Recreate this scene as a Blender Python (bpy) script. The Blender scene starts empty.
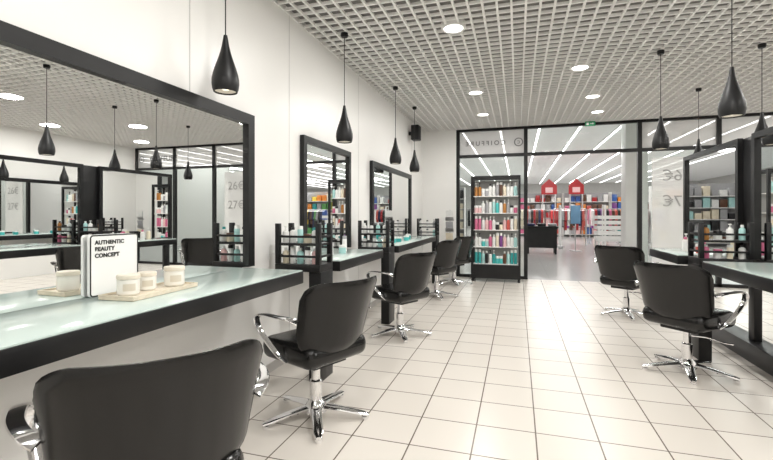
import bpy, bmesh, math, random
from mathutils import Vector, Matrix
random.seed(7)
S = bpy.context.scene
C = S.collection
PI = math.pi
S.view_settings.view_transform = 'Standard'

# ------------------------------------------------------------------ materials
def M(name, col, rough=.5, metal=0., var=.05, scale=6., bump=0., coat=0., emit=0., spec=.5):
    m = bpy.data.materials.new(name); m.use_nodes = True
    nt = m.node_tree; b = nt.nodes['Principled BSDF']
    tc = nt.nodes.new('ShaderNodeTexCoord'); nz = nt.nodes.new('ShaderNodeTexNoise')
    nz.inputs['Scale'].default_value = scale; nz.inputs['Detail'].default_value = 3
    nt.links.new(tc.outputs['Object'], nz.inputs['Vector'])
    rp = nt.nodes.new('ShaderNodeValToRGB')
    lo = [max(0, c * (1 - var)) for c in col]; hi = [min(1, c * (1 + var)) for c in col]
    rp.color_ramp.elements[0].position = .3; rp.color_ramp.elements[1].position = .7
    rp.color_ramp.elements[0].color = (*lo, 1); rp.color_ramp.elements[1].color = (*hi, 1)
    nt.links.new(nz.outputs['Fac'], rp.inputs['Fac'])
    nt.links.new(rp.outputs['Color'], b.inputs['Base Color'])
    b.inputs['Roughness'].default_value = rough; b.inputs['Metallic'].default_value = metal
    b.inputs['Coat Weight'].default_value = coat; b.inputs['Specular IOR Level'].default_value = spec
    if emit:
        nt.links.new(rp.outputs['Color'], b.inputs['Emission Color'])
        b.inputs['Emission Strength'].default_value = emit
    if bump:
        bp = nt.nodes.new('ShaderNodeBump'); bp.inputs['Strength'].default_value = bump
        bp.inputs['Distance'].default_value = .002
        n2 = nt.nodes.new('ShaderNodeTexNoise'); n2.inputs['Scale'].default_value = 260
        nt.links.new(tc.outputs['Object'], n2.inputs['Vector'])
        nt.links.new(n2.outputs['Fac'], bp.inputs['Height']); nt.links.new(bp.outputs['Normal'], b.inputs['Normal'])
    return m

def tile_mat(name, c1, c2, mortar, size, off=(0, 0), ms=.004, rough=.3, spec=.5):
    m = bpy.data.materials.new(name); m.use_nodes = True
    nt = m.node_tree; b = nt.nodes['Principled BSDF']
    tc = nt.nodes.new('ShaderNodeTexCoord'); mp = nt.nodes.new('ShaderNodeMapping')
    mp.inputs['Location'].default_value = (off[0], off[1], 0)
    br = nt.nodes.new('ShaderNodeTexBrick'); br.offset = 0; br.squash = 1
    br.inputs['Scale'].default_value = 1; br.inputs['Brick Width'].default_value = size
    br.inputs['Row Height'].default_value = size; br.inputs['Mortar Size'].default_value = ms
    br.inputs['Mortar Smooth'].default_value = .1
    br.inputs['Color1'].default_value = (*c1, 1); br.inputs['Color2'].default_value = (*c2, 1)
    br.inputs['Mortar'].default_value = (*mortar, 1)
    nt.links.new(tc.outputs['Object'], mp.inputs['Vector']); nt.links.new(mp.outputs['Vector'], br.inputs['Vector'])
    nt.links.new(br.outputs['Color'], b.inputs['Base Color'])
    bp = nt.nodes.new('ShaderNodeBump'); bp.inputs['Strength'].default_value = .4; bp.inputs['Distance'].default_value = .003
    bp.invert = True
    nt.links.new(br.outputs['Fac'], bp.inputs['Height']); nt.links.new(bp.outputs['Normal'], b.inputs['Normal'])
    b.inputs['Roughness'].default_value = rough; b.inputs['Specular IOR Level'].default_value = spec
    return m

def glass_mat(name, tint=(.95, .98, .97)):
    m = bpy.data.materials.new(name); m.use_nodes = True
    nt = m.node_tree; nt.nodes.remove(nt.nodes['Principled BSDF']); out = nt.nodes['Material Output']
    tr = nt.nodes.new('ShaderNodeBsdfTransparent'); tr.inputs['Color'].default_value = (*tint, 1)
    gl = nt.nodes.new('ShaderNodeBsdfGlossy'); gl.inputs['Roughness'].default_value = .02
    lw = nt.nodes.new('ShaderNodeLayerWeight'); lw.inputs['Blend'].default_value = .12
    mx = nt.nodes.new('ShaderNodeMixShader')
    mu = nt.nodes.new('ShaderNodeMath'); mu.operation = 'MULTIPLY'; mu.inputs[1].default_value = .6
    nt.links.new(lw.outputs['Fresnel'], mu.inputs[0]); nt.links.new(mu.outputs[0], mx.inputs['Fac'])
    nt.links.new(tr.outputs[0], mx.inputs[1]); nt.links.new(gl.outputs[0], mx.inputs[2])
    nt.links.new(mx.outputs[0], out.inputs['Surface'])
    return m

def film_mat(name, col, opacity):
    m = bpy.data.materials.new(name); m.use_nodes = True
    nt = m.node_tree; b = nt.nodes['Principled BSDF']; out = nt.nodes['Material Output']
    b.inputs['Base Color'].default_value = (*col, 1); b.inputs['Roughness'].default_value = .5
    tc = nt.nodes.new('ShaderNodeTexCoord'); nz = nt.nodes.new('ShaderNodeTexNoise'); nz.inputs['Scale'].default_value = 3
    mr = nt.nodes.new('ShaderNodeMapRange'); mr.inputs['To Min'].default_value = opacity - .03; mr.inputs['To Max'].default_value = opacity + .03
    tr = nt.nodes.new('ShaderNodeBsdfTransparent'); mx = nt.nodes.new('ShaderNodeMixShader')
    nt.links.new(tc.outputs['Object'], nz.inputs['Vector']); nt.links.new(nz.outputs['Fac'], mr.inputs['Value']); nt.links.new(mr.outputs[0], mx.inputs['Fac'])
    nt.links.new(tr.outputs[0], mx.inputs[1]); nt.links.new(b.outputs[0], mx.inputs[2]); nt.links.new(mx.outputs[0], out.inputs['Surface'])
    return m

WALL = M('white_wall_paint', (.87, .86, .835), .35, var=.012, scale=1.2)
SEAM = M('grey_panel_seam', (.60, .59, .57), .5)
CEILG = M('white_ceiling_grid', (.88, .87, .85), .5, var=.02)
CEILV = M('grey_ceiling_void', (.225, .216, .205), .9, var=.06, scale=3)
FLOOR = tile_mat('cream_floor_tile', (.735, .69, .63), (.705, .66, .60), (.17, .14, .115), .335, (.235, .05), .0042, .25, .32)
BLACK = M('black_lacquer', (.010, .010, .0105), .36, var=.2, spec=.35)
BLACKM = M('black_metal', (.008, .008, .009), .4, .0, var=.2, spec=.3)
SHADE = M('black_lamp_enamel', (.010, .010, .0105), .42, var=.2, spec=.35)
SHADEIN = M('white_lamp_inside', (.8, .78, .74), .5)
LEATHER = M('black_leather', (.007, .0068, .0066), .2, var=.3, scale=30, bump=.04, spec=.42)
LEATHER2 = M('black_seat_plate', (.008, .008, .008), .6, var=.3)
CHROME = M('chrome', (.84, .84, .85), .09, 1., var=.03)
MIRROR = M('mirror_silver', (.95, .96, .955), .004, 1., var=.002)
FROST = M('pale_green_glass_top', (.60, .70, .66), .12, var=.02, scale=2, spec=.45)
GLASS = glass_mat('clear_glass')
FILM = film_mat('translucent_poster_film', (.80, .80, .79), .65)
HFILM = film_mat('frosted_header_film', (.74, .74, .73), .5)
BULB = M('warm_bulb', (1, .9, .75), .4, emit=1.2)
LIGHTD = M('downlight_diffuser', (1, .98, .95), .4, var=.0, emit=8)
STRIPD = M('strip_diffuser', (1, .99, .97), .4, var=.0, emit=6)
TRIMW = M('white_trim', (.82, .81, .79), .35, var=.02)
LETTER = M('grey_lettering', (.11, .11, .11), .5)
LETTERB = M('black_lettering', (.010, .010, .010), .5)
PRICE = M('grey_price_lettering', (.30, .30, .295), .5)
WHITEP = M('white_board', (.88, .88, .87), .35, var=.01)
CREAM = M('cream_ceramic', (.86, .84, .78), .25, var=.02)
LIDC = M('beige_lid', (.76, .70, .59), .4, var=.04)
BEIGE = M('beige_wood', (.72, .64, .51), .5, var=.10, scale=25)
GOLD = M('pale_taupe_label', (.66, .61, .51), .4, var=.05)
SILVER = M('brushed_silver', (.60, .60, .61), .35, .9, var=.06, scale=20)
MALLF = tile_mat('mall_floor_tile', (.405, .40, .39), (.395, .39, .38), (.34, .335, .325), .6, (0, 0), .004, .2)
MALLW = M('mall_wall', (.62, .61, .59), .6, var=.05)
MALLC = M('glowing_hall_ceiling', (.84, .835, .82), .7, var=.03, emit=.17)  # slight emission added so this plain ceiling looks brightly lit; not a lamp
PAL = {}
for n, c in dict(white=(.80, .80, .78), teal=(.03, .33, .32), pink=(.60, .14, .26), amber=(.42, .18, .04), black=(.012, .012, .013), blush=(.78, .50, .50),
                 grey=(.36, .36, .37), red=(.40, .018, .022), cream=(.76, .68, .53), green=(.10, .32, .09), blue=(.04, .11, .36), aqua=(.40, .66, .64),
                 turquoise=(.08, .50, .48), brown=(.12, .055, .03), orange=(.70, .24, .04), purple=(.20, .06, .26), yellow=(.75, .55, .08),
                 navy=(.015, .02, .07), coral=(.56, .10, .08)).items():
    PAL[n] = M(n + '_plastic', c, .3, var=.06, scale=15)

# ------------------------------------------------------------------ mesh helpers
def box(bm, x0, x1, y0, y1, z0, z1, bev=0., seg=2):
    vs = [bm.verts.new((x, y, z)) for x in (x0, x1) for y in (y0, y1) for z in (z0, z1)]
    F = [(0, 1, 3, 2), (4, 6, 7, 5), (0, 4, 5, 1), (2, 3, 7, 6), (0, 2, 6, 4), (1, 5, 7, 3)]
    fs = [bm.faces.new([vs[i] for i in f]) for f in F]
    if bev:
        es = list({e for f in fs for e in f.edges})
        bmesh.ops.bevel(bm, geom=es, offset=bev, segments=seg, profile=.5, affect='EDGES')

def lathe(bm, prof, seg=24, loc=(0, 0, 0)):
    rings = []
    for r, z in prof:
        if r < 1e-6: rings.append([bm.verts.new((loc[0], loc[1], loc[2] + z))])
        else: rings.append([bm.verts.new((loc[0] + r * math.cos(2 * PI * k / seg), loc[1] + r * math.sin(2 * PI * k / seg), loc[2] + z)) for k in range(seg)])
    for a, b in zip(rings, rings[1:]):
        for k in range(seg):
            k2 = (k + 1) % seg
            if len(a) == 1 and len(b) == 1: continue
            if len(a) == 1: bm.faces.new((a[0], b[k2], b[k]))
            elif len(b) == 1: bm.faces.new((a[k], a[k2], b[0]))
            else: bm.faces.new((a[k], a[k2], b[k2], b[k]))

def sweep(bm, pts, sec, ref):
    pts = [Vector(p) for p in pts]; rings = []
    for i, p in enumerate(pts):
        t = (pts[min(i + 1, len(pts) - 1)] - pts[max(i - 1, 0)]).normalized()
        s = (Vector(ref) - t * t.dot(Vector(ref))).normalized(); n = t.cross(s)
        rings.append([bm.verts.new(p + s * a + n * b) for a, b in sec(i)])
    m = len(rings[0])
    for a, b in zip(rings, rings[1:]):
        for k in range(m): bm.faces.new((a[k], a[(k + 1) % m], b[(k + 1) % m], b[k]))
    bm.faces.new(rings[0][::-1]); bm.faces.new(rings[-1])

def tube(bm, pts, r, seg=10, ref=(.3, .77, .55)):
    sweep(bm, pts, lambda i: [(r * math.cos(2 * PI * k / seg), r * math.sin(2 * PI * k / seg)) for k in range(seg)], ref)

def smooth_path(pts, n=5):
    P = [Vector(p) for p in pts]; out = []
    for i in range(len(P) - 1):
        p0 = P[max(i - 1, 0)]; p1 = P[i]; p2 = P[i + 1]; p3 = P[min(i + 2, len(P) - 1)]
        for k in range(n):
            t = k / n
            out.append(.5 * ((2 * p1) + (p2 - p0) * t + (2 * p0 - 5 * p1 + 4 * p2 - p3) * t * t + (3 * p1 - p0 - 3 * p2 + p3) * t ** 3))
    out.append(P[-1]); return out

def prism(bm, poly, axis, a0, a1):
    mk = (lambda u, v, a: (a, u, v)) if axis == 'x' else (lambda u, v, a: (u, a, v))
    A = [bm.verts.new(mk(u, v, a0)) for u, v in poly]; B = [bm.verts.new(mk(u, v, a1)) for u, v in poly]
    n = len(poly)
    for k in range(n): bm.faces.new((A[k], A[(k + 1) % n], B[(k + 1) % n], B[k]))
    bm.faces.new(A[::-1]); bm.faces.new(B)

def rrect(u0, u1, v0, v1, r, n=6):
    P = []
    for cu, cv, a0 in ((u1 - r, v1 - r, 0), (u0 + r, v1 - r, 90), (u0 + r, v0 + r, 180), (u1 - r, v0 + r, 270)):
        for k in range(n + 1):
            a = math.radians(a0 + 90 * k / n); P.append((cu + r * math.cos(a), cv + r * math.sin(a)))
    return P

def to_mesh(name, bm, mat):
    bmesh.ops.recalc_face_normals(bm, faces=bm.faces)
    for f in bm.faces: f.smooth = True
    for e in bm.edges:
        if len(e.link_faces) == 2 and e.calc_face_angle(0) > .6: e.smooth = False
    me = bpy.data.meshes.new(name); bm.to_mesh(me); bm.free(); me.materials.append(mat)
    return me

def obj(name, bm, mat, parent=None, loc=None):
    o = bpy.data.objects.new(name, to_mesh(name, bm, mat)); C.objects.link(o)
    if parent: o.parent = parent
    if loc: o.location = loc
    return o

def link_mesh(name, me, parent=None, loc=None):
    o = bpy.data.objects.new(name, me); C.objects.link(o)
    if parent: o.parent = parent
    if loc: o.location = loc
    return o

def B(fn, *a, **k):
    bm = bmesh.new(); fn(bm, *a, **k); return bm

def tag(o, label, cat, group=None):
    o['label'] = label; o['category'] = cat
    if group: o['group'] = group
    return o

def thing(name, label, cat, loc=(0, 0, 0), rz=0., group=None):
    o = bpy.data.objects.new(name, None); C.objects.link(o); o.empty_display_size = .1
    o.location = loc; o.rotation_euler = (0, 0, rz)
    return tag(o, label, cat, group)

def struct(name, bm, mat, parent=None):
    o = obj(name, bm, mat, parent)
    if not parent: o['kind'] = 'structure'
    return o

def dup(root, loc, rz=None, label=None, group=None):
    r = root.copy(); C.objects.link(r); r.location = loc
    if rz is not None: r.rotation_euler = (0, 0, rz)
    if label: r['label'] = label
    if group: r['group'] = group
    for ch in list(root.children):
        c = ch.copy(); C.objects.link(c); c.parent = r
        for g in ch.children:
            d = g.copy(); C.objects.link(d); d.parent = c
    return r

def text_obj(name, body, size, mat, parent, loc, rz, align='CENTER', spacing=1., bold=0., line=1.):
    cu = bpy.data.curves.new(name, 'FONT'); cu.body = body; cu.size = size; cu.align_x = align; cu.align_y = 'CENTER'
    cu.space_character = spacing; cu.space_line = line; cu.offset = bold; cu.extrude = .0008
    t = bpy.data.objects.new(name + '_curve', cu); C.objects.link(t)
    dg = bpy.context.evaluated_depsgraph_get(); dg.update()
    me = bpy.data.meshes.new_from_object(t.evaluated_get(dg))
    bpy.data.objects.remove(t, do_unlink=True)
    me.materials.clear(); me.materials.append(mat)
    o = link_mesh(name, me, parent, loc); o.rotation_euler = (PI / 2, 0, rz)
    return o

ORD = ['first', 'second', 'third', 'fourth', 'fifth', 'sixth', 'seventh', 'eighth', 'ninth', 'tenth', 'eleventh', 'twelfth', 'thirteenth', 'fourteenth', 'fifteenth', 'sixteenth',
       'seventeenth', 'eighteenth', 'nineteenth', 'twentieth', 'twenty-first', 'twenty-second', 'twenty-third', 'twenty-fourth']

# ------------------------------------------------------------------ the room
XL, XR, DB, DF, HC = -1.905, 5.8, 8.84, -1.5, 3.0
struct('floor', B(box, XL - .1, XR + .1, DF - .1, DB + .06, -.1, 0), FLOOR)
struct('wall_left', B(box, XL - .1, XL, DF, DB + .1, 0, 3.2), WALL)
struct('wall_right', B(box, XR, XR + .1, DF, DB + .1, 0, 3.2), WALL)
struct('wall_behind', B(box, XL - .1, XR + .1, DF - .1, DF, 0, 3.2), WALL)
struct('wall_back', B(box, XL, -1.2, DB, DB + .1, 0, 3.2), WALL)
struct('baseboard_left', B(box, XL, XL + .012, DF, DB, 0, .07), M('grey_baseboard', (.45, .43, .41), .4))
for k, d in enumerate((2.15, 3.34, 5.05, 7.86)):           # joints between the wall panels
    z0 = 0 if k in (1, 2, 3) else 2.0
    struct('trim_%d' % (k + 1), B(box, XL, XL + .0015, d - .004, d + .004, max(z0, .071), HC), SEAM)
bm = bmesh.new()
g = .116; t = .0092
n = int((XR - XL) / g) + 1
for i in range(n + 1):
    x = XL + i * g
    box(bm, x - t, x + t, DF, DB, HC, HC + .024)
n = int((DB - DF) / g) + 1
for j in range(n + 1):
    y = DF + j * g
    box(bm, XL, XR, y - t, y + t, HC + .0005, HC + .024)
struct('ceiling', bm, CEILG)
struct('ceiling.001', B(box, XL, XR, DF, DB, HC + .058, HC + .2), CEILV)

# storefront
bm = bmesh.new()
def post(bm, x, w=.07): box(bm, x - w / 2, x + w / 2, DB, DB + .08, 0, HC)
for x in (-1.165, .155): post(bm, x)
box(bm, -1.13, .12, DB, DB + .08, 2.42, 2.48); box(bm, -1.13, .12, DB, DB + .08, 0, .06); box(bm, -1.13, .12, DB, DB + .08, HC - .05, HC)
w1 = struct('window_1', bm, BLACK)
struct('window_glass', B(box, -1.13, .12, DB + .035, DB + .045, .06, 2.42), GLASS, w1)
struct('window_header', B(box, -1.13, .12, DB + .03, DB + .05, 2.48, HC - .05), HFILM, w1)
bm = bmesh.new()
box(bm, .19, 2.10, DB, DB + .08, 2.42, 2.48); box(bm, .19, 2.10, DB, DB + .08, HC - .05, HC)
d1 = struct('door_1', bm, BLACK)
struct('door_header', B(box, .19, 2.10, DB + .03, DB + .05, 2.48, HC - .05), GLASS, d1)
bm = bmesh.new()
for x in (2.135, 3.36, 4.55, 5.76): post(bm, x)
box(bm, 2.17, 5.72, DB, DB + .08, 2.42, 2.48); box(bm, 2.17, 5.72, DB, DB + .08, 0, .06); box(bm, 2.17, 5.72, DB, DB + .08, HC - .05, HC)
w2 = struct('window_2', bm, BLACK)
struct('window_glass', B(box, 2.17, 5.72, DB + .035, DB + .045, .06, 2.42), GLASS, w2)
struct('window_header', B(box, 2.17, 5.72, DB + .03, DB + .05, 2.48, HC - .05), HFILM, w2)
def sign(x, txt, label, size=.125, sp=1.5):
    o = text_obj('window_lettering', txt, size, LETTER, None, (x, DB + .022, 2.70), PI, spacing=sp, bold=.0025)
    tag(o, label, 'lettering')
def logo(x, label):
    bm = bmesh.new(); n = 32
    for k in range(n):
        a0 = 2 * PI * k / n; a1 = 2 * PI * (k + 1) / n
        q = [(x + r * math.cos(a), DB + .022, 2.70 + r * math.sin(a)) for r, a in ((.066, a0), (.086, a0), (.086, a1), (.066, a1))]
        bm.faces.new([bm.verts.new(p) for p in q])
    bmesh.ops.remove_doubles(bm, verts=bm.verts, dist=1e-5)
    th = thing('round_logo', label, 'logo', (0, 0, 0))
    obj('logo_ring', bm, LETTER, th)
    text_obj('logo_letter', 'c', .13, LETTER, th, (x, DB + .022, 2.708), PI)
sign(-.62, 'COIFFURE', 'small grey reversed lettering on the glass above the display cabinet')
logo(.02, 'round ring logo on the glass above the display cabinet')
sign(4.90, 'COIFFURE', 'grey lettering on the far right glass header, readable in the largest mirror', .19, 1.0)
logo(5.60, 'round ring logo on the far right glass header, seen in the largest mirror')

ex = thing('exit_sign', 'small green exit sign under the ceiling in front of the doorway', 'sign', (1.27, 8.6, 2.885))
obj('sign_box', B(box, -.085, .085, -.012, .012, 0, .085, .003), M('exit_green', (.02, .26, .11), .4, emit=.12), ex)
obj('pictogram', B(prism, [(-.065, .02), (-.025, .02), (-.025, .065), (-.065, .065)], 'y', -.0135, -.0125), WHITEP, ex)
obj('arrow', B(prism, [(0, .037), (.035, .037), (.035, .024), (.065, .043), (.035, .062), (.035, .049), (0, .049)], 'y', -.0135, -.0125), WHITEP, ex)
obj('hanger', B(box, -.005, .005, -.005, .005, .0855, .112), SILVER, ex)

pp = thing('price_poster', 'tall translucent price panel with large grey reversed figures on the shop glass', 'poster', (2.69, DB + .021, 0))
obj('panel', B(box, -.36, .36, 0, .0135, .061, 2.30), FILM, pp)
text_obj('price_lettering', '26\u20ac', .28, PRICE, pp, (.03, -.004, 1.96), PI)
text_obj('price_lettering', '27\u20ac', .28, PRICE, pp, (.03, -.004, 1.50), PI)

# ------------------------------------------------------------------ mirrors
def wall_mirror(label, x, d0, d1, z0, z1, side, fw=.075, group=None):
    th = thing('wall_mirror', label, 'mirror', (x, (d0 + d1) / 2, z0), 0, group)
    h = z1 - z0; w = (d1 - d0) / 2; s = side
    xa, xb = sorted((.0016 * s, .045 * s))
    bm = bmesh.new()
    poly = [(-w, 0), (-w, h), (w, h), (w, 0), (w - fw, 0), (w - fw, h - fw), (-w + fw, h - fw), (-w + fw, 0)]
    A = [bm.verts.new((xa, u, v)) for u, v in poly]; Bv = [bm.verts.new((xb, u, v)) for u, v in poly]
    for k in range(8): bm.faces.new((A[k], A[(k + 1) % 8], Bv[(k + 1) % 8], Bv[k]))
    for V in (A, Bv):
        bm.faces.new((V[0], V[1], V[6], V[7])); bm.faces.new((V[1], V[2], V[5], V[6])); bm.faces.new((V[2], V[3], V[4], V[5]))
    obj('frame', bm, BLACK, th)
    xa, xb = sorted((.002 * s, .02 * s))
    obj('mirror_glass', B(box, xa, xb, -w + fw, w - fw, .0, h - fw), MIRROR, th)
ZC = .882
MT = 1.993
wall_mirror('largest black framed wall mirror, above the nearest glass counter on the left', XL, .45, 2.76, ZC + .002, MT, 1)
wall_mirror('narrow black framed mirror on the left wall behind the second chair station', XL, 3.53, 4.69, ZC + .002, MT, 1, .06)
wall_mirror('black framed mirror on the left wall nearest the shop entrance', XL, 5.47, 7.70, ZC + .002, MT, 1, .07)

# ------------------------------------------------------------------ counters
def counter(label, x0, x1, d0, d1):
    th = thing('styling_counter', label, 'counter', (0, 0, 0))
    obj('counter_frame', B(box, x0, x1, d0, d1, .792, .874, .003), BLACK, th)
    obj('glass_top', B(box, x0 + .004, x1 - .004, d0 + .006, d1 - .006, .874, .882, .002), FROST, th)
counter('long black edged glass counter under the largest mirror', XL + .002, -1.407, .2, 2.66)
counter('short black edged glass counter under the narrow mirror', XL + .002, -1.407, 3.30, 4.50)
counter('black edged glass counter on the left nearest the entrance', XL + .002, -1.407, 5.14, 7.68)

# ------------------------------------------------------------------ island on the right
isl = thing('station_partition', 'black freestanding partition carrying the mirrors on the right', 'partition', (0, 0, 0))
obj('panel', B(box, 1.955, 2.035, 1.8, 6.05, .76, 1.95, .004), BLACK, isl)
for d in (1.9, 3.0, 4.55, 5.95): obj('leg', B(box, 1.965, 2.025, d - .05, d + .05, .16, .759, .004), BLACK, isl)
obj('plinth', B(box, 1.90, 2.09, 1.82, 6.03, 0, .159, .006), BLACK, isl)
wall_mirror('black framed mirror on the right partition, farther from the camera', 1.955, 4.66, 6.0, ZC + .002, 1.955, -1, .048)
wall_mirror('black framed mirror at the right edge, on the near half of the partition', 1.955, 1.9, 4.42, ZC + .002, 1.955, -1, .048)
counter('black edged glass counter on the right at the edge of the view', 1.452, 1.951, 1.9, 4.14)
counter('short black edged glass counter on the right partition, farther from the camera', 1.452, 1.951, 4.70, 5.62)

# ------------------------------------------------------------------ bottles
_mc = {}
def cached(key, fn):
    if key not in _mc: _mc[key] = fn()
    return _mc[key]
def bottle_parts(shape, h, r, seg):
    if shape == 'bottle':
        return ([(0, 0), (r * .95, 0), (r, .02 * h), (r, .68 * h), (r * .86, .76 * h), (r * .42, .82 * h), (r * .42, .855 * h), (0, .855 * h)],
                [(0, .84 * h), (r * .5, .84 * h), (r * .5, .985 * h), (r * .42, h), (0, h)])
    if shape == 'pump':
        return ([(0, 0), (r, 0), (r, .60 * h), (r * .9, .67 * h), (r * .4, .72 * h), (0, .72 * h)],
                [(0, .70 * h), (r * .45, .70 * h), (r * .45, .78 * h), (r * .15, .79 * h), (r * .15, .92 * h), (r * .5, .93 * h), (r * .45, h), (0, h)])
    if shape == 'spray':
        return ([(0, 0), (r, 0), (r, .78 * h), (r * .9, .81 * h), (0, .81 * h)],
                [(0, .80 * h), (r * .92, .80 * h), (r * .92, .97 * h), (r * .8, h), (0, h)])
    return ([(0, 0), (r * .95, 0), (r, .05 * h), (r, .68 * h), (r * .9, .72 * h), (0, .72 * h)],
            [(0, .70 * h), (r * 1.03, .70 * h), (r * 1.03, .96 * h), (r * .95, h), (0, h)])
def bottle(shape, h, r, bc, cc, loc, label, group, seg=12):
    pb, pc = bottle_parts(shape, h, r, seg)
    mb = cached((shape, h, r, bc, 'b'), lambda: to_mesh('bottle_body', B(lathe, pb, seg), PAL[bc]))
    mcp = cached((shape, h, r, cc, 'c'), lambda: to_mesh('cap', B(lathe, pc, seg), PAL[cc]))
    nm = {'bottle': 'bottle', 'pump': 'pump_bottle', 'spray': 'spray_can', 'jar': 'cream_jar'}[shape]
    t = thing(nm, label, 'jar' if shape == 'jar' else ('can' if shape == 'spray' else 'bottle'), loc, 0, group)
    link_mesh('body', mb, t); link_mesh('lid' if shape == 'jar' else ('pump_head' if shape == 'pump' else 'cap'), mcp, t)
    return t
KIND = {'bottle': 'bottle', 'pump': 'pump bottle', 'spray': 'spray can', 'jar': 'squat jar'}

# ------------------------------------------------------------------ racks between stations
def rack_cabinet(where, short, x0, x1, d0, d1, side, rows):
    th = thing('product_rack', 'black divider stand with open product rack on top, ' + where, 'rack', ((x0 + x1) / 2, (d0 + d1) / 2, 0))
    hx = (x1 - x0) / 2; hy = (d1 - d0) / 2
    pa, pb = (hx - .10, hx) if side > 0 else (-hx, -hx + .10)
    obj('pedestal', B(box, pa, pb, -hy + .02, hy, 0, .829, .004), BLACK, th)
    obj('deck', B(box, -hx, hx, -hy, hy, .830, .885, .004), BLACK, th)
    for sx in (-1, 1):
        for sy in (-1, 1):
            px = sx * (hx - .019); py = sy * (hy - .019)
            obj('post', B(box, px - .018, px + .018, py - .018, py + .018, .886, 1.195, .002), BLACK, th)
    for z in (.945, 1.095):
        obj('rail', B(box, -hx + .038, hx - .038, -hy + .003, -hy + .013, z - .009, z + .009, .002), BLACK, th)
        for sx in (-1, 1):
            x = sx * (hx - .008)
            obj('rail', B(box, x - .005, x + .005, -hy + .038, hy - .038, z - .009, z + .009, .002), BLACK, th)
    obj('shelf', B(box, -hx + .015, hx - .015, -hy + .004, hy - .004, 1.026, 1.044), BLACK, th)
    cx, cy = (x0 + x1) / 2, (d0 + d1) / 2
    for lev, (z, items) in enumerate(zip((.886, 1.045), rows)):
        m = len(items)
        for k, (shape, h, r, bc, cc) in enumerate(items):
            x = cx + (k - (m - 1) / 2) * (2 * hx - .13) / max(1, m - 1)
            tier = 'lower' if lev == 0 else 'upper'
            bottle(shape, h, r, bc, cc, (x, cy - hy + .055, z),
                   f'{bc} {KIND[shape]}, {cc} top, {ORD[k]} from left, {tier} tier of rack {short}', 'hair products on the divider racks', 14)
XRK = -1.79
rack_cabinet('beside the largest mirror', 'by largest mirror', XRK, -1.41, 2.92, 3.16, 1,
    ([('bottle', .12, .025, 'cream', 'white'), ('spray', .13, .022, 'white', 'white'), ('bottle', .12, .025, 'aqua', 'white'), ('spray', .13, .022, 'white', 'black'), ('bottle', .12, .025, 'blush', 'white')],
     [('pump', .13, .025, 'white', 'white'), ('bottle', .12, .025, 'white', 'black'), ('spray', .13, .022, 'aqua', 'white'), ('jar', .07, .031, 'cream', 'brown'), ('bottle', .12, .025, 'white', 'teal')]))
rack_cabinet('just before the mirror nearest the entrance', 'before entrance mirror', XRK, -1.41, 4.72, 4.96, 1,
    ([('bottle', .12, .025, 'white', 'teal'), ('jar', .08, .031, 'white', 'black'), ('spray', .13, .022, 'white', 'grey'), ('bottle', .12, .025, 'aqua', 'white'), ('bottle', .12, .025, 'cream', 'white')],
     [('bottle', .12, .025, 'white', 'white'), ('pump', .13, .025, 'white', 'black'), ('bottle', .12, .025, 'aqua', 'white'), ('bottle', .12, .025, 'white', 'grey')]))
rack_cabinet('on the left nearest the entrance', 'nearest the entrance', XRK, -1.41, 7.80, 8.04, 1,
    ([('bottle', .12, .026, 'grey', 'white'), ('spray', .12, .021, 'white', 'black'), ('bottle', .12, .026, 'aqua', 'white')],
     [('bottle', .12, .026, 'white', 'white'), ('spray', .12, .021, 'white', 'black'), ('pump', .13, .026, 'grey', 'black')]))
rack_cabinet('standing before the right partition', 'on right partition', 1.50, 1.895, 4.33, 4.60, -1,
    ([('bottle', .12, .026, 'pink', 'white'), ('jar', .08, .032, 'white', 'pink'), ('spray', .12, .022, 'cream', 'white'), ('bottle', .12, .026, 'white', 'black')],
     [('bottle', .13, .026, 'amber', 'black'), ('jar', .08, .032, 'white', 'black'), ('pump', .14, .026, 'white', 'white'), ('bottle', .13, .024, 'aqua', 'white')]))

for k, (x, d, sh, h, r, b, c) in enumerate([(-1.62, 5.62, 'jar', .08, .04, 'turquoise', 'white'), (-1.60, 5.84, 'jar', .07, .04, 'teal', 'white'),
        (-1.58, 6.2, 'jar', .07, .04, 'turquoise', 'white'), (-1.64, 6.55, 'jar', .08, .04, 'teal', 'white')]):
    bottle(sh, h, r, b, c, (x, d, .883), f'{b} {KIND[sh]}, {c} top, {ORD[k]} from near end of the entrance mirror counter', 'green blue products on the counter', 14)
for k, (x, d, sh, h, r, b, c) in enumerate([(-1.70, 3.75, 'bottle', .15, .028, 'white', 'black'), (-1.66, 3.95, 'jar', .08, .035, 'aqua', 'white'), (-1.72, 4.15, 'spray', .16, .024, 'white', 'grey')]):
    bottle(sh, h, r, b, c, (x, d, .883), f'{b} {KIND[sh]} with {c} top on the counter under the narrow mirror', 'products under the narrow mirror', 14)
for k, (x, d, sh, h, r, b, c) in enumerate([(1.70, 4.85, 'bottle', .17, .03, 'pink', 'white'), (1.74, 5.0, 'jar', .09, .04, 'coral', 'white'), (1.66, 5.15, 'bottle', .15, .03, 'white', 'pink'), (1.72, 5.32, 'pump', .18, .03, 'cream', 'white')]):
    bottle(sh, h, r, b, c, (x, d, .883), f'{b} {KIND[sh]} with {c} top on the farther right partition counter', 'products on the right counter', 14)

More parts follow.
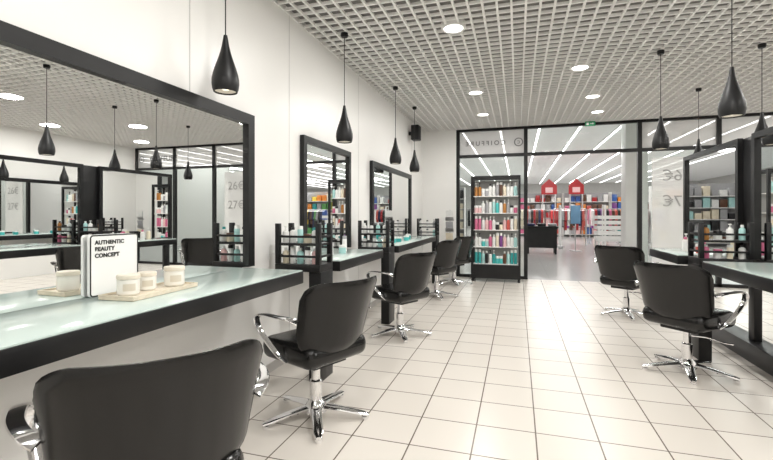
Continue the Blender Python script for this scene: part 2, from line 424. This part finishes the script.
# ------------------------------------------------------------------ board, tray and jars on the near counter
ab = thing('advertising_board', 'white upright panel with black outline and lettering, standing against the largest mirror', 'sign', (-1.866, 1.605, .883), 0)
obj('panel', B(prism, rrect(-.130, .130, 0, .285, .016), 'x', -.008, .008), WHITEP, ab)
text_obj('lettering', 'AUTHENTIC\nBEAUTY\nCONCEPT', .0265, LETTERB, ab, (.0095, -.106, .218), PI / 2, 'LEFT', spacing=1.05, bold=.0009, line=1.15)
bm = bmesh.new()
PO = rrect(-.130, .130, 0, .285, .016); PI_ = rrect(-.123, .123, .0065, .2785, .010)
o_ = [bm.verts.new((.0085, u, v)) for u, v in PO]; i_ = [bm.verts.new((.0085, u, v)) for u, v in PI_]
for k in range(len(PO)): bm.faces.new((o_[k], o_[(k + 1) % len(PO)], i_[(k + 1) % len(PO)], i_[k]))
obj('outline', bm, LETTERB, ab)
tr = thing('tray', 'pale wooden tray carrying the cream jars on the near counter', 'tray', (-1.70, 1.66, .883), math.radians(3))
obj('tray_base', B(box, -.095, .095, -.20, .22, 0, .012, .003), BEIGE, tr)
bm = bmesh.new()
poly = [(-.095, -.20), (.095, -.20), (.095, .22), (-.095, .22)]; inn = [(-.088, -.193), (.088, -.193), (.088, .213), (-.088, .213)]
R4 = [[bm.verts.new((u, v, z)) for u, v in P] for P, z in ((poly, .0125), (poly, .021), (inn, .021), (inn, .0125))]
for a, b in ((0, 1), (1, 2), (2, 3), (3, 0)):
    for k in range(4): bm.faces.new((R4[a][k], R4[a][(k + 1) % 4], R4[b][(k + 1) % 4], R4[b][k]))
obj('tray_rim', bm, BEIGE, tr)
def candle(label, loc, s):
    t = thing('candle_jar', label, 'jar', loc, 0, 'cream jars on the wooden tray')
    obj('body', B(lathe, [(0, 0), (.040 * s, 0), (.046 * s, .008 * s), (.046 * s, .07 * s), (.043 * s, .074 * s), (0, .074 * s)], 28), CREAM, t)
    obj('lid', B(lathe, [(0, .0745 * s), (.048 * s, .0745 * s), (.048 * s, .090 * s), (.045 * s, .094 * s), (0, .094 * s)], 28), LIDC, t)
    bm = bmesh.new(); r = .0464 * s; vs = []
    for k in range(9):                                     # a label patch on the side that faces the room
        a = math.radians(-70 + 65 * k / 8)
        vs.append([bm.verts.new((r * math.cos(a), r * math.sin(a), z * s)) for z in (.022, .054)])
    for a, b in zip(vs, vs[1:]): bm.faces.new((a[0], b[0], b[1], a[1]))
    obj('paper_label', bm, GOLD, t)['label'] = 'pale taupe paper label'
candle('cream lidded jar nearest the camera on the wooden tray', (-1.70, 1.535, .8965), 1.0)
candle('cream lidded jar at the far right end of the wooden tray', (-1.70, 1.81, .8965), 1.05)
candle('smaller cream lidded jar in the middle of the wooden tray', (-1.73, 1.665, .8965), .92)

# ------------------------------------------------------------------ chairs
def back_bm(bm):
    nu, nv = 32, 16; A = []; I = []
    for i in range(nu + 1):
        u = -1 + 2 * i / nu; a = abs(u); ra = []; ri = []
        e = max(0, (a - .62) / .38); dr = 1 - math.sqrt(max(0, 1 - e * e))
        zt = .890 - .095 * dr; zb = .465 + .12 * dr
        for j in range(nv + 1):
            v = j / nv; z = zb + (zt - zb) * v; vv = (z - .465) / .42
            phi = u * math.radians(48); R = .340 + .058 * vv
            x = R * math.sin(phi); y = .104 - R * math.cos(phi) - .040 * vv - .035 * vv * vv
            ed = max(a ** 7, abs(2 * v - 1) ** 7); th = .036 * math.sqrt(max(0, 1 - ed)) + .009
            nx, ny = -math.sin(phi), math.cos(phi)
            ra.append(bm.verts.new((x - nx * th * .45, y - ny * th * .45, z))); ri.append(bm.verts.new((x + nx * th * .55, y + ny * th * .55, z)))
        A.append(ra); I.append(ri)
    for i in range(nu):
        for j in range(nv):
            bm.faces.new((A[i][j], A[i + 1][j], A[i + 1][j + 1], A[i][j + 1])); bm.faces.new((I[i][j], I[i][j + 1], I[i + 1][j + 1], I[i + 1][j]))
        bm.faces.new((A[i][0], I[i][0], I[i + 1][0], A[i + 1][0])); bm.faces.new((A[i][nv], A[i + 1][nv], I[i + 1][nv], I[i][nv]))
    for j in range(nv):
        bm.faces.new((A[0][j], A[0][j + 1], I[0][j + 1], I[0][j])); bm.faces.new((A[nu][j], I[nu][j], I[nu][j + 1], A[nu][j + 1]))

def arm_bm(bm, s):
    pts = smooth_path([(s * .280, -.175, .668), (s * .314, -.145, .688), (s * .340, -.06, .695), (s * .345, .03, .695), (s * .342, .10, .682), (s * .335, .135, .648), (s * .323, .12, .59), (s * .305, .06, .52), (s * .28, .0, .455), (s * .24, -.03, .41)], 6)
    n = len(pts)
    def sec(i):
        q = i / (n - 1); w = (.022 if q < .55 else .022 - (q - .55) * .018); t = .0065; m = 10
        return [(w * math.copysign(abs(math.cos(2 * PI * k / m)) ** .6, math.cos(2 * PI * k / m)), t * math.copysign(abs(math.sin(2 * PI * k / m)) ** .6, math.sin(2 * PI * k / m))) for k in range(m)]
    sweep(bm, pts, sec, (1, 0, 0))

def make_chair(label):
    t = thing('styling_chair', label, 'chair', (0, 0, 0), 0, 'styling chairs')
    bm = bmesh.new(); box(bm, -.255, .255, -.235, .255, .385, .51, .060, 6)
    for v in bm.verts:
        x, y = v.co.x, v.co.y
        if y < 0: v.co.x *= 1 + .25 * y
        v.co.y -= .10 * (x / .255) ** 2 * .255 if y > 0 else 0
        v.co.z += .2 * (x ** 2) * (1 if v.co.z > .44 else 0)
    obj('seat', bm, LEATHER, t)
    obj('backrest', B(back_bm), LEATHER, t)
    for s in (-1, 1): obj('armrest', B(arm_bm, s), CHROME, t)['label'] = 'chrome armrest loop'
    obj('seat_plate', B(box, -.13, .13, -.14, .14, .352, .386, .006), LEATHER2, t)
    obj('column', B(lathe, [(0, .08), (.038, .08), (.038, .23), (.034, .235), (.027, .24), (.027, .335), (.05, .351), (0, .351)], 24), CHROME, t)
    obj('hub', B(lathe, [(0, .03), (.065, .03), (.072, .045), (.066, .08), (.047, .102), (.0385, .115), (0, .115)], 24), CHROME, t)
    for k in range(5):
        a = 2 * PI * k / 5 + .3
        bm = bmesh.new()
        def sec(i): 
            q = i / 6; w = .036 - .010 * q - (.010 if i == 6 else 0); h = .013 - .003 * q; m = 12
            return [(w * math.copysign(abs(math.cos(2 * PI * j / m)) ** .7, math.cos(2 * PI * j / m)), h * math.copysign(abs(math.sin(2 * PI * j / m)) ** .7, math.sin(2 * PI * j / m))) for j in range(m)]
        pts = [Vector(((.05 + .28 * q) * math.cos(a), (.05 + .28 * q) * math.sin(a), .070 - .040 * q ** 1.3)) for q in [i / 6 for i in range(7)]]
        sweep(bm, pts, sec, (-math.sin(a), math.cos(a), 0))
        leg = obj('leg', bm, CHROME, t)
        ex, ey = .310 * math.cos(a), .310 * math.sin(a)
        obj('foot_glide', B(lathe, [(0, 0), (.018, 0), (.022, .008), (.020, .022), (0, .024)], 16, (ex, ey, 0)), CHROME, leg)
    bm = bmesh.new(); tube(bm, smooth_path([(0.03, .0, .30), (.12, .05, .30), (.2, .10, .275), (.255, .14, .27)], 4), .007)
    obj('pump_lever', bm, CHROME, t)
    return t
CH = [((-1.145, 1.13), 51, 'black leather styling chair nearest the camera, seen from behind at the near counter'),
      ((-1.205, 2.44), 66, 'black leather styling chair before the far end of the largest mirror'),
      ((-1.18, 4.36), 62, 'black leather styling chair facing the narrow mirror'),
      ((-1.19, 6.55), 62, 'black leather styling chair before the entrance mirror, nearer of that pair'),
      ((-1.10, 7.80), 58, 'black leather styling chair on the left nearest the entrance'),
      ((1.30, 4.00), -46, 'black leather styling chair by the product rack on the right'),
      ((1.30, 6.0), -35, 'black leather styling chair on the right nearest the doorway')]
c0 = make_chair(CH[0][2]); c0.location = (*CH[0][0], 0); c0.rotation_euler = (0, 0, math.radians(CH[0][1]))
for (x, d), a, l in CH[1:]: dup(c0, (x, d, 0), math.radians(a), l)

# ------------------------------------------------------------------ pendants
def make_pendant(label):
    t = thing('pendant_lamp', label, 'lamp', (0, 0, 0), 0, 'black teardrop pendant lamps')
    z0 = 1.956
    out = [(.070, 0), (.077, .02), (.081, .05), (.080, .08), (.074, .11), (.064, .145), (.052, .18), (.040, .215), (.030, .25), (.022, .285), (.016, .32), (.011, .35), (0, .355)]
    obj('lamp_shade', B(lathe, [(.062, .008), (.066, .0)] + out, 32, (0, 0, z0)), SHADE, t)
    obj('shade_lining', B(lathe, [(.064, .004), (.072, .03), (.074, .06), (.06, .12), (0, .15)], 24, (0, 0, z0)), SHADEIN, t)
    obj('bulb', B(lathe, [(0, .01), (.02, .015), (.032, .035), (.03, .06), (.015, .09), (0, .1)], 20, (0, 0, z0)), BULB, t)
    obj('cord', B(lathe, [(0, .35), (.0035, .35), (.0035, 1.02), (0, 1.02)], 8, (0, 0, z0)), BLACKM, t)
    obj('ceiling_cap', B(lathe, [(0, 1.005), (.03, 1.005), (.035, 1.02), (.035, 1.043), (0, 1.043)], 20, (0, 0, z0)), BLACKM, t)
    return t
PD = [((-1.72, 2.244), 'largest looking black teardrop pendant, hanging over the near counter'),
      ((-1.585, 3.82), 'black teardrop pendant hanging before the narrow mirror'),
      ((-1.585, 5.62), 'black teardrop pendant at the near end of the entrance mirror'),
      ((-1.585, 6.75), 'black teardrop pendant on the left nearest the speaker'),
      ((1.45, 3.62), 'black teardrop pendant over the right counter at the edge of the view'),
      ((1.45, 5.20), 'black teardrop pendant on the right nearest the doorway'),
      ((2.38, 5.30), 'black teardrop pendant behind the right partition, nearer of two'),
      ((2.38, 6.90), 'black teardrop pendant behind the right partition, farther of two')]
p0 = make_pendant(PD[0][1]); p0.location = (*PD[0][0], 0)
for (x, d), l in PD[1:]: dup(p0, (x, d, 0), None, l)
for ch in p0.children:                                     # this one hangs a little higher, on a shorter cord
    if ch.name.split('.')[0] in ('lamp_shade', 'shade_lining', 'bulb'): ch.location.z = .06

# ------------------------------------------------------------------ downlights
def make_down(label):
    t = thing('ceiling_downlight', label, 'light', (0, 0, 0), 0, 'round ceiling downlights')
    bm = bmesh.new(); lathe(bm, [(.088, .0), (.088, -.006), (.112, -.006), (.115, 0), (.115, .05), (.088, .05), (.088, .0)], 32)
    obj('trim_ring', bm, TRIMW, t)
    obj('diffuser', B(lathe, [(0, .002), (.0875, .002), (.0875, .012), (0, .012)], 32), LIGHTD, t)
    return t
DL = [(-.56, 4.05, 22), (-.56, 6.2, 21), (-.56, 7.55, 17), (.72, 5.50, 15), (1.30, 8.0, 8), (.84, 3.72, 20), (-.56, 1.8, 21), (.84, 1.6, 34), (3.3, 2.2, 30), (3.3, 4.4, 26), (3.3, 6.6, 22),
      (4.8, 3.4, 26), (4.8, 6.0, 24), (4.6, 8.0, 21), (-.4, .0, 24), (1.6, -.2, 36), (1.1, 6.9, 9)]
DN = ['round downlight in the left row, nearest of those in view', 'round downlight in the left row, second in view', 'round downlight in the left row nearest the display cabinet',
      'round downlight in the middle of the ceiling', 'round downlight in front of the doorway header', 'round downlight at the top edge of the view']
d0 = None
for k, (x, d, en) in enumerate(DL):
    x = XL + round((x - XL) / g - .5) * g + g / 2; d = DF + round((d - DF) / g - .5) * g + g / 2
    l = DN[k] if k < len(DN) else 'round downlight in the grid ceiling outside the main view'
    if d0 is None: d0 = make_down(l); d0.location = (x, d, HC - .002)
    else: dup(d0, (x, d, HC - .002), None, l)
    la = bpy.data.lights.new('downlight_lamp', 'AREA'); la.shape = 'DISK'; la.size = .3; la.energy = en * .97; la.color = (1, .978, .945)
    lo = bpy.data.objects.new('downlight_lamp', la); C.objects.link(lo); lo.location = (x, d, HC - .03)

# ------------------------------------------------------------------ speaker, leaflet stand
sp = thing('wall_speaker', 'small black loudspeaker high on the left wall near the entrance', 'speaker', (XL + .12, 7.66, 2.62))
obj('cabinet', B(box, -.06, .08, -.10, .10, 0, .27, .012), BLACK, sp)
obj('grille', B(box, .081, .088, -.09, .09, .01, .26, .003), M('speaker_cloth', (.02, .02, .02), .9), sp)
obj('bracket', B(box, -.118, -.061, -.02, .02, .10, .16), BLACKM, sp)
ls = thing('leaflet_stand', 'slim silver leaflet stand against the white wall by the entrance', 'stand', (-1.27, 8.45, 0))
obj('base', B(lathe, [(0, 0), (.13, 0), (.13, .012), (.03, .02), (0, .02)], 28), SILVER, ls)
obj('pole', B(lathe, [(0, .02), (.012, .02), (.012, 1.36), (0, 1.36)], 12), SILVER, ls)
for k in range(4):
    bm = bmesh.new(); z = .48 + k * .22
    prism(bm, [(-.02, z), (-.065, z + .02), (-.085, z + .08), (-.077, z + .08), (-.058, z + .028), (-.02, z + .01)], 'x', -.08, .08)
    obj('pocket', bm, SILVER, ls)
for k in range(4):
    z = .48 + k * .22
    o = obj('leaflet', B(box, -.07, .07, -.006, 0, .0, .18), PAL[['white', 'cream', 'grey', 'white'][k]], None, (-1.27, 8.45 - .052, z + .034)); o.rotation_euler = (math.radians(12), 0, 0)
    tag(o, ['white leaflet in the bottom', 'cream leaflet in the second lowest', 'grey leaflet in the third', 'white leaflet in the top'][k] + ' pocket of the slim stand', 'leaflet')

# ------------------------------------------------------------------ display cabinet
X0, X1, Y0, Y1 = -.85, .055, 8.32, 8.70
dc = thing('display_cabinet', 'tall black display cabinet full of hair products by the doorway', 'cabinet', (0, 0, 0))
bm = bmesh.new()
for x in (X0, X1 - .04):
    for y in (Y0, Y1 - .05): box(bm, x, x + .04, y, y + .05, .06, 2.0)
for z0, z1 in ((.06, .32), (1.94, 2.0)): box(bm, X0 + .03, X1 - .03, Y0 + .004, Y1 - .004, z0, z1)
obj('cabinet_frame', bm, BLACK, dc)
obj('back_panel', B(box, X0 + .045, X1 - .045, Y1 - .02, Y1 - .012, .33, 1.93), M('grey_back_panel', (.45, .45, .44), .4), dc)
SZ = [.34, .66, .98, 1.30, 1.62]
for z in SZ: obj('shelf', B(box, X0 + .045, X1 - .045, Y0 + .03, Y1 - .03, z - .014, z), TRIMW, dc)
for sx in (X0 + .03, X1 - .03):
    for sy in (Y0 + .04, Y1 - .04): obj('caster', B(lathe, [(0, 0), (.02, 0), (.028, .02), (.02, .045), (.012, .058), (0, .058)], 14, (sx, sy, 0)), BLACKM, dc)
rows = [('bottom', ['teal', 'teal', 'aqua', 'black', 'white', 'teal', 'turquoise', 'turquoise', 'brown', 'aqua', 'teal', 'teal']),
        ('second lowest', ['white', 'white', 'turquoise', 'aqua', 'pink', 'white', 'cream', 'purple', 'blush', 'white', 'white', 'aqua']),
        ('middle', ['pink', 'pink', 'white', 'blush', 'pink', 'white', 'black', 'cream', 'blush', 'coral', 'white', 'cream']),
        ('second highest', ['blush', 'blush', 'white', 'grey', 'white', 'aqua', 'turquoise', 'white', 'amber', 'grey', 'white', 'pink']),
        ('top', ['amber', 'amber', 'white', 'grey', 'white', 'white', 'grey', 'brown', 'cream', 'white', 'white', 'aqua'])]
for (nm, cols), z in zip(rows, SZ):
    n = len(cols)
    for k, b in enumerate(cols):
        sh = ['bottle', 'spray', 'bottle', 'pump', 'jar'][(k // 2 + len(nm)) % 5]
        h = {'bottle': .23, 'spray': .26, 'pump': .25, 'jar': .14}[sh]; r = {'bottle': .031, 'spray': .028, 'pump': .031, 'jar': .033}[sh]
        cc = 'black' if b in ('white', 'grey', 'cream', 'amber') and k % 3 == 1 else 'white'
        bottle(sh, h, r, b, cc, (X0 + .09 + (X1 - X0 - .18) * k / (n - 1), Y0 + .10, z + .001), f'{b} {KIND[sh]}, {cc} top, {ORD[k]} from left, {nm} shelf of display cabinet', 'hair products in the display cabinet', 12)

# ------------------------------------------------------------------ the shopping hall beyond
FX0, FX1, FD0, FD1, FH = -12, 26, DB + .06, 46, 4.4
struct('floor.001', B(box, FX0, FX1, FD0, FD1, -.1, -.001), MALLF)
struct('ceiling.002', B(box, FX0, FX1, DB + .1, FD1, FH, FH + .1), MALLC)
struct('wall_far', B(box, FX0, FX1, FD1, FD1 + .1, 0, FH), MALLW)
struct('wall_hall_left', B(box, FX0 - .1, FX0, DB + .1, FD1, 0, FH), MALLW)
struct('wall_hall_right', B(box, FX1, FX1 + .1, DB + .1, FD1, 0, FH), MALLW)
struct('wall_above_shopfront', B(box, FX0, FX1, DB + .1, DB + .15, HC, FH), MALLW)
struct('wall_hall_front_left', B(box, FX0, XL - .1, DB + .05, DB + .15, 0, HC), MALLW)
struct('wall_hall_front_right', B(box, XR + .1, FX1, DB + .05, DB + .15, 0, HC), MALLW)
struct('wall_hall_partition', B(box, 7.2, 20, 14.5, 14.6, 0, 3.2), WALL)
for k in range(18):
    x = -6 + 1.35 * k
    t = thing('strip_light', f'long thin white strip light under the hall ceiling, {ORD[k]} row from the left', 'light', (x, 27, FH - .02), 0, 'strip lights in the hall')
    obj('housing', B(box, -.045, .045, -16, 18, -.04, .019), TRIMW, t)
    obj('diffuser', B(box, -.034, .034, -15.95, 17.95, -.055, -.041), STRIPD, t)
for x in (-4, 2, 8, 14):
    for d in (13, 22, 33):
        la = bpy.data.lights.new('hall_fill_light', 'AREA'); la.size = 2.5; la.energy = 62 if d < 20 else 205; la.color = (1, .985, .96)  # added unseen area lights that brighten the hall, apart from the strip lights
        lo = bpy.data.objects.new('hall_fill_light', la); C.objects.link(lo); lo.location = (x, d, FH - .25)
co = thing('hall_column', 'square white column just outside the right of the doorway', 'column', (2.40, 10.4, 0))
obj('shaft', B(box, -.21, .21, -.21, .21, .121, FH - .01, .01), TRIMW, co); obj('plinth', B(box, -.23, .23, -.23, .23, 0, .12), SILVER, co)
for k, (x, w) in enumerate(((1.75, .85), (3.2, .8))):
    t = thing('gable_sign', ['red house shaped sign over the racks, left one', 'red house shaped sign over the racks, right one'][k], 'sign', (x, 26.6, 2.45))
    obj('board', B(prism, [(-w / 2, 0), (w / 2, 0), (w / 2, .5), (0, .9), (-w / 2, .5)], 'y', -.05, .05), PAL['red'], t)
    obj('window_panel', B(box, -.2, .2, -.058, -.051, .1, .4), PAL['blush'], t)
    for s in (-1, 1): obj('support', B(box, s * (w / 2 - .08) - .035, s * (w / 2 - .08) + .035, -.03, .03, -2.45, -.001), SILVER, t)
gm = {}
def garment_mesh(c, kind):
    key = (c, kind)
    if key not in gm:
        poly = [(-.06, 1.0), (-.22, .93), (-.30, .55), (-.22, .53), (-.17, .75), (-.19, .12 if kind else .30), (.19, .12 if kind else .30), (.17, .75), (.22, .53), (.30, .55), (.22, .93), (.06, 1.0)]
        bm = bmesh.new(); prism(bm, [(u, v - 1) for u, v in poly], 'x', -.045, .045); gm[key] = to_mesh('garment', bm, PAL[c])
    return gm[key]
RK = [(2.1, 19.6, 'nearest the doorway', ['red', 'coral', 'grey', 'red', 'white', 'brown', 'black', 'red', 'navy', 'coral']), (3.9, 23.3, 'in the middle of the hall', ['pink', 'purple', 'red', 'navy', 'black', 'coral', 'white', 'grey', 'red', 'pink']),
      (5.9, 19.6, 'right of the white sale bin', ['blue', 'navy', 'black', 'grey', 'green', 'navy', 'brown', 'black', 'yellow', 'green']), (4.9, 25.5, 'below the right red sign', ['coral', 'red', 'orange', 'pink', 'red', 'white', 'red', 'coral', 'cream', 'red']),
      (6.8, 24.0, 'far right beyond the column', ['yellow', 'green', 'white', 'green', 'yellow', 'cream', 'green', 'white', 'green', 'yellow']), (-1.4, 18.0, 'behind the display cabinet', ['black', 'white', 'grey', 'red', 'navy', 'white', 'grey', 'coral', 'red', 'white']),
      (2.2, 24.0, 'below the left red sign', ['red', 'red', 'white', 'coral', 'pink', 'black', 'red', 'purple', 'blush', 'red']), (.6, 21.5, 'behind the black display table', ['brown', 'cream', 'black', 'coral', 'grey', 'black', 'red', 'brown', 'navy', 'red']),
      (3.6, 20.4, 'between the gates and the bin', ['white', 'red', 'navy', 'purple', 'red', 'black', 'pink', 'brown', 'coral', 'black']),
      (5.0, 22.0, 'left of the green shelf unit', ['orange', 'red', 'black', 'blue', 'white', 'coral', 'green', 'yellow', 'pink', 'black'])]
for x, d, wh, cols in RK:
    t = thing('garment_rack', 'chrome garment rack ' + wh, 'rack', (x, d, 0), 0, 'garment racks in the hall')
    bm = bmesh.new(); tube(bm, [(-.62, 0, 1.52), (.62, 0, 1.52)], .018); obj('rail', bm, SILVER, t)
    for s in (-1, 1):
        bm = bmesh.new(); tube(bm, [(s * .62, 0, .03), (s * .62, 0, 1.52)], .018); obj('upright', bm, SILVER, t)
        bm = bmesh.new(); tube(bm, [(s * .62, -.28, .02), (s * .62, .28, .02)], .018); obj('foot', bm, SILVER, t)
    for k, c in enumerate(cols):
        o = link_mesh('garment', garment_mesh(c, k % 2), None, (x - .5 + k / 9, d, 1.50))
        tag(o, f'{c} garment, {ORD[k]} from left, on the rack {wh}', 'garment', 'garments on the hall racks')
ALLC = ['white', 'red', 'blue', 'yellow', 'green', 'orange', 'pink', 'cream', 'grey', 'teal', 'coral', 'purple', 'brown', 'white', 'cream', 'grey', 'navy']
REDC = ['red', 'coral', 'white', 'red', 'cream', 'orange', 'pink', 'brown', 'grey', 'blush', 'white', 'blue']
GRNC = ['green', 'yellow', 'white', 'green', 'cream', 'teal', 'yellow', 'orange', 'grey']
PALC = ['white', 'cream', 'grey', 'white', 'grey', 'aqua', 'cream', 'brown', 'black', 'grey', 'black']
GD = [(6.9, 21.8, 'right of the column, nearest', GRNC), (1.3, 27.2, 'behind the left red sign', REDC), (3.8, 27.2, 'behind the right red sign', REDC),
      (6.3, 27.2, 'left of the column', ALLC), (8.8, 27.2, 'right of the column, deepest', GRNC), (-3.6, 20.5, 'left of the display cabinet', PALC), (-5.9, 24.0, 'farthest left', PALC)]
bxm = {}
for x, d, wh, CL in GD:
    t = thing('shop_shelf', 'tall shop shelf unit in the hall, ' + wh, 'shelf', (x, d, 0), 0, 'shelf units in the hall')
    obj('back_panel', B(box, -1.2, 1.2, .2, .25, 0, 2.55), PAL['grey'], t)
    ZS = (.15, .62, 1.09, 1.56, 2.03)
    for z in ZS: obj('shelf', B(box, -1.2, 1.2, -.2, .199, z - .03, z), TRIMW, t)
    for s in (-1, 1): obj('side_panel', B(box, s * 1.215 - .014, s * 1.215 + .014, -.2, .25, 0, 2.55), TRIMW, t)
    for r_, z in enumerate(ZS):
        for k in range(8):
            c = random.choice(CL); hh = random.choice((.24, .32, .40)); key = (c, hh)
            if key not in bxm: bxm[key] = to_mesh('product_box', B(box, -.12, .12, -.11, .11, 0, hh, .006), PAL[c])
            o = link_mesh('product_box', bxm[key], None, (x - 1.03 + .294 * k, d + .02, z + .001))
            tag(o, f'{c} box, {ORD[k]} from left, {ORD[r_]} shelf up, unit {wh}', 'box', 'boxes on the hall shelves')
t = thing('sale_bin', 'white slatted sale bin standing in the hall left of the column', 'bin', (2.95, 15.5, 0))
for z in (.45, .62, .79, .96, 1.13):
    bm = bmesh.new()
    P1 = [(-.5, -.35), (.5, -.35), (.5, .35), (-.5, .35)]; P2 = [(-.47, -.32), (.47, -.32), (.47, .32), (-.47, .32)]
    R4 = [[bm.verts.new((u, v, zz)) for u, v in P] for P, zz in ((P1, z), (P1, z + .11), (P2, z + .11), (P2, z))]
    for a, b in ((0, 1), (1, 2), (2, 3), (3, 0)):
        for k in range(4): bm.faces.new((R4[a][k], R4[a][(k + 1) % 4], R4[b][(k + 1) % 4], R4[b][k]))
    obj('slat', bm, TRIMW, t)
obj('bin_base', B(box, -.49, .49, -.34, .34, .42, .449), TRIMW, t)
for sx in (-1, 1):
    for sy in (-1, 1): obj('leg', B(box, sx * .46 - .025, sx * .46 + .025, sy * .31 - .025, sy * .31 + .025, 0, .42), TRIMW, t)
t = thing('display_table', 'black display table in the hall just left in the doorway', 'table', (.75, 15.0, 0))
obj('table_top', B(box, -.5, .5, -.35, .35, .84, .9, .008), BLACK, t)
obj('skirt', B(box, -.46, .46, -.3, .3, .2, .839), BLACK, t)
for sx in (-1, 1):
    for sy in (-1, 1): obj('leg', B(box, sx * .42 - .03, sx * .42 + .03, sy * .26 - .03, sy * .26 + .03, 0, .2), BLACK, t)
for k in range(3):
    o = obj('folded_garment', B(box, -.13, .13, -.16, .16, 0, .09, .03, 3), PAL[['navy', 'black', 'grey'][k]], None, (.42 + .33 * k, 14.9, .901))
    tag(o, ['navy', 'black', 'grey'][k] + ' folded garment on the black display table', 'garment')
for k, (x, d) in enumerate(((1.55, 17.6), (3.1, 17.8))):
    t = thing('security_pillar', ['pale grey anti theft pillar in the hall, left of the pair', 'pale grey anti theft pillar in the hall, right of the pair'][k], 'gate', (x, d, 0))
    bm = bmesh.new(); sweep(bm, [(0, -.25, .1), (0, -.25, 1.5), (0, -.18, 1.62), (0, .18, 1.62), (0, .25, 1.5), (0, .25, .1)], lambda i: [(.03, .02), (-.03, .02), (-.03, -.02), (.03, -.02)], (1, 0, 0))
    obj('loop', bm, TRIMW, t); obj('base', B(box, -.08, .08, -.32, .32, 0, .1, .01), SILVER, t); obj('panel', B(box, -.006, .006, -.22, .22, .3, 1.4), GLASS, t)
t = thing('poster_stand', 'blue poster panel on a stand in the hall', 'stand', (1.95, 16.4, 0))
obj('panel', B(box, -.16, .16, -.015, .015, .95, 1.6, .01), M('blue_panel', (.16, .32, .50), .4), t)
obj('pole', B(lathe, [(0, .02), (.02, .02), (.02, .95), (0, .95)], 12), SILVER, t); obj('base', B(lathe, [(0, 0), (.2, 0), (.2, .02), (0, .02)], 24), SILVER, t)

# ------------------------------------------------------------------ world, camera
w = bpy.data.worlds.new('World'); S.world = w; w.use_nodes = True
w.node_tree.nodes['Background'].inputs['Color'].default_value = (.9, .93, 1, 1); w.node_tree.nodes['Background'].inputs['Strength'].default_value = .4
cam = bpy.data.cameras.new('Camera'); co_ = bpy.data.objects.new('Camera', cam); C.objects.link(co_)
co_.location = (0, 0, 1.26); co_.rotation_euler = (PI / 2, 0, math.atan(131 / 430))
cam.sensor_width = 36; cam.lens = 430 / 773 * 36; cam.shift_y = -15 / 773; cam.clip_start = .05
S.camera = co_
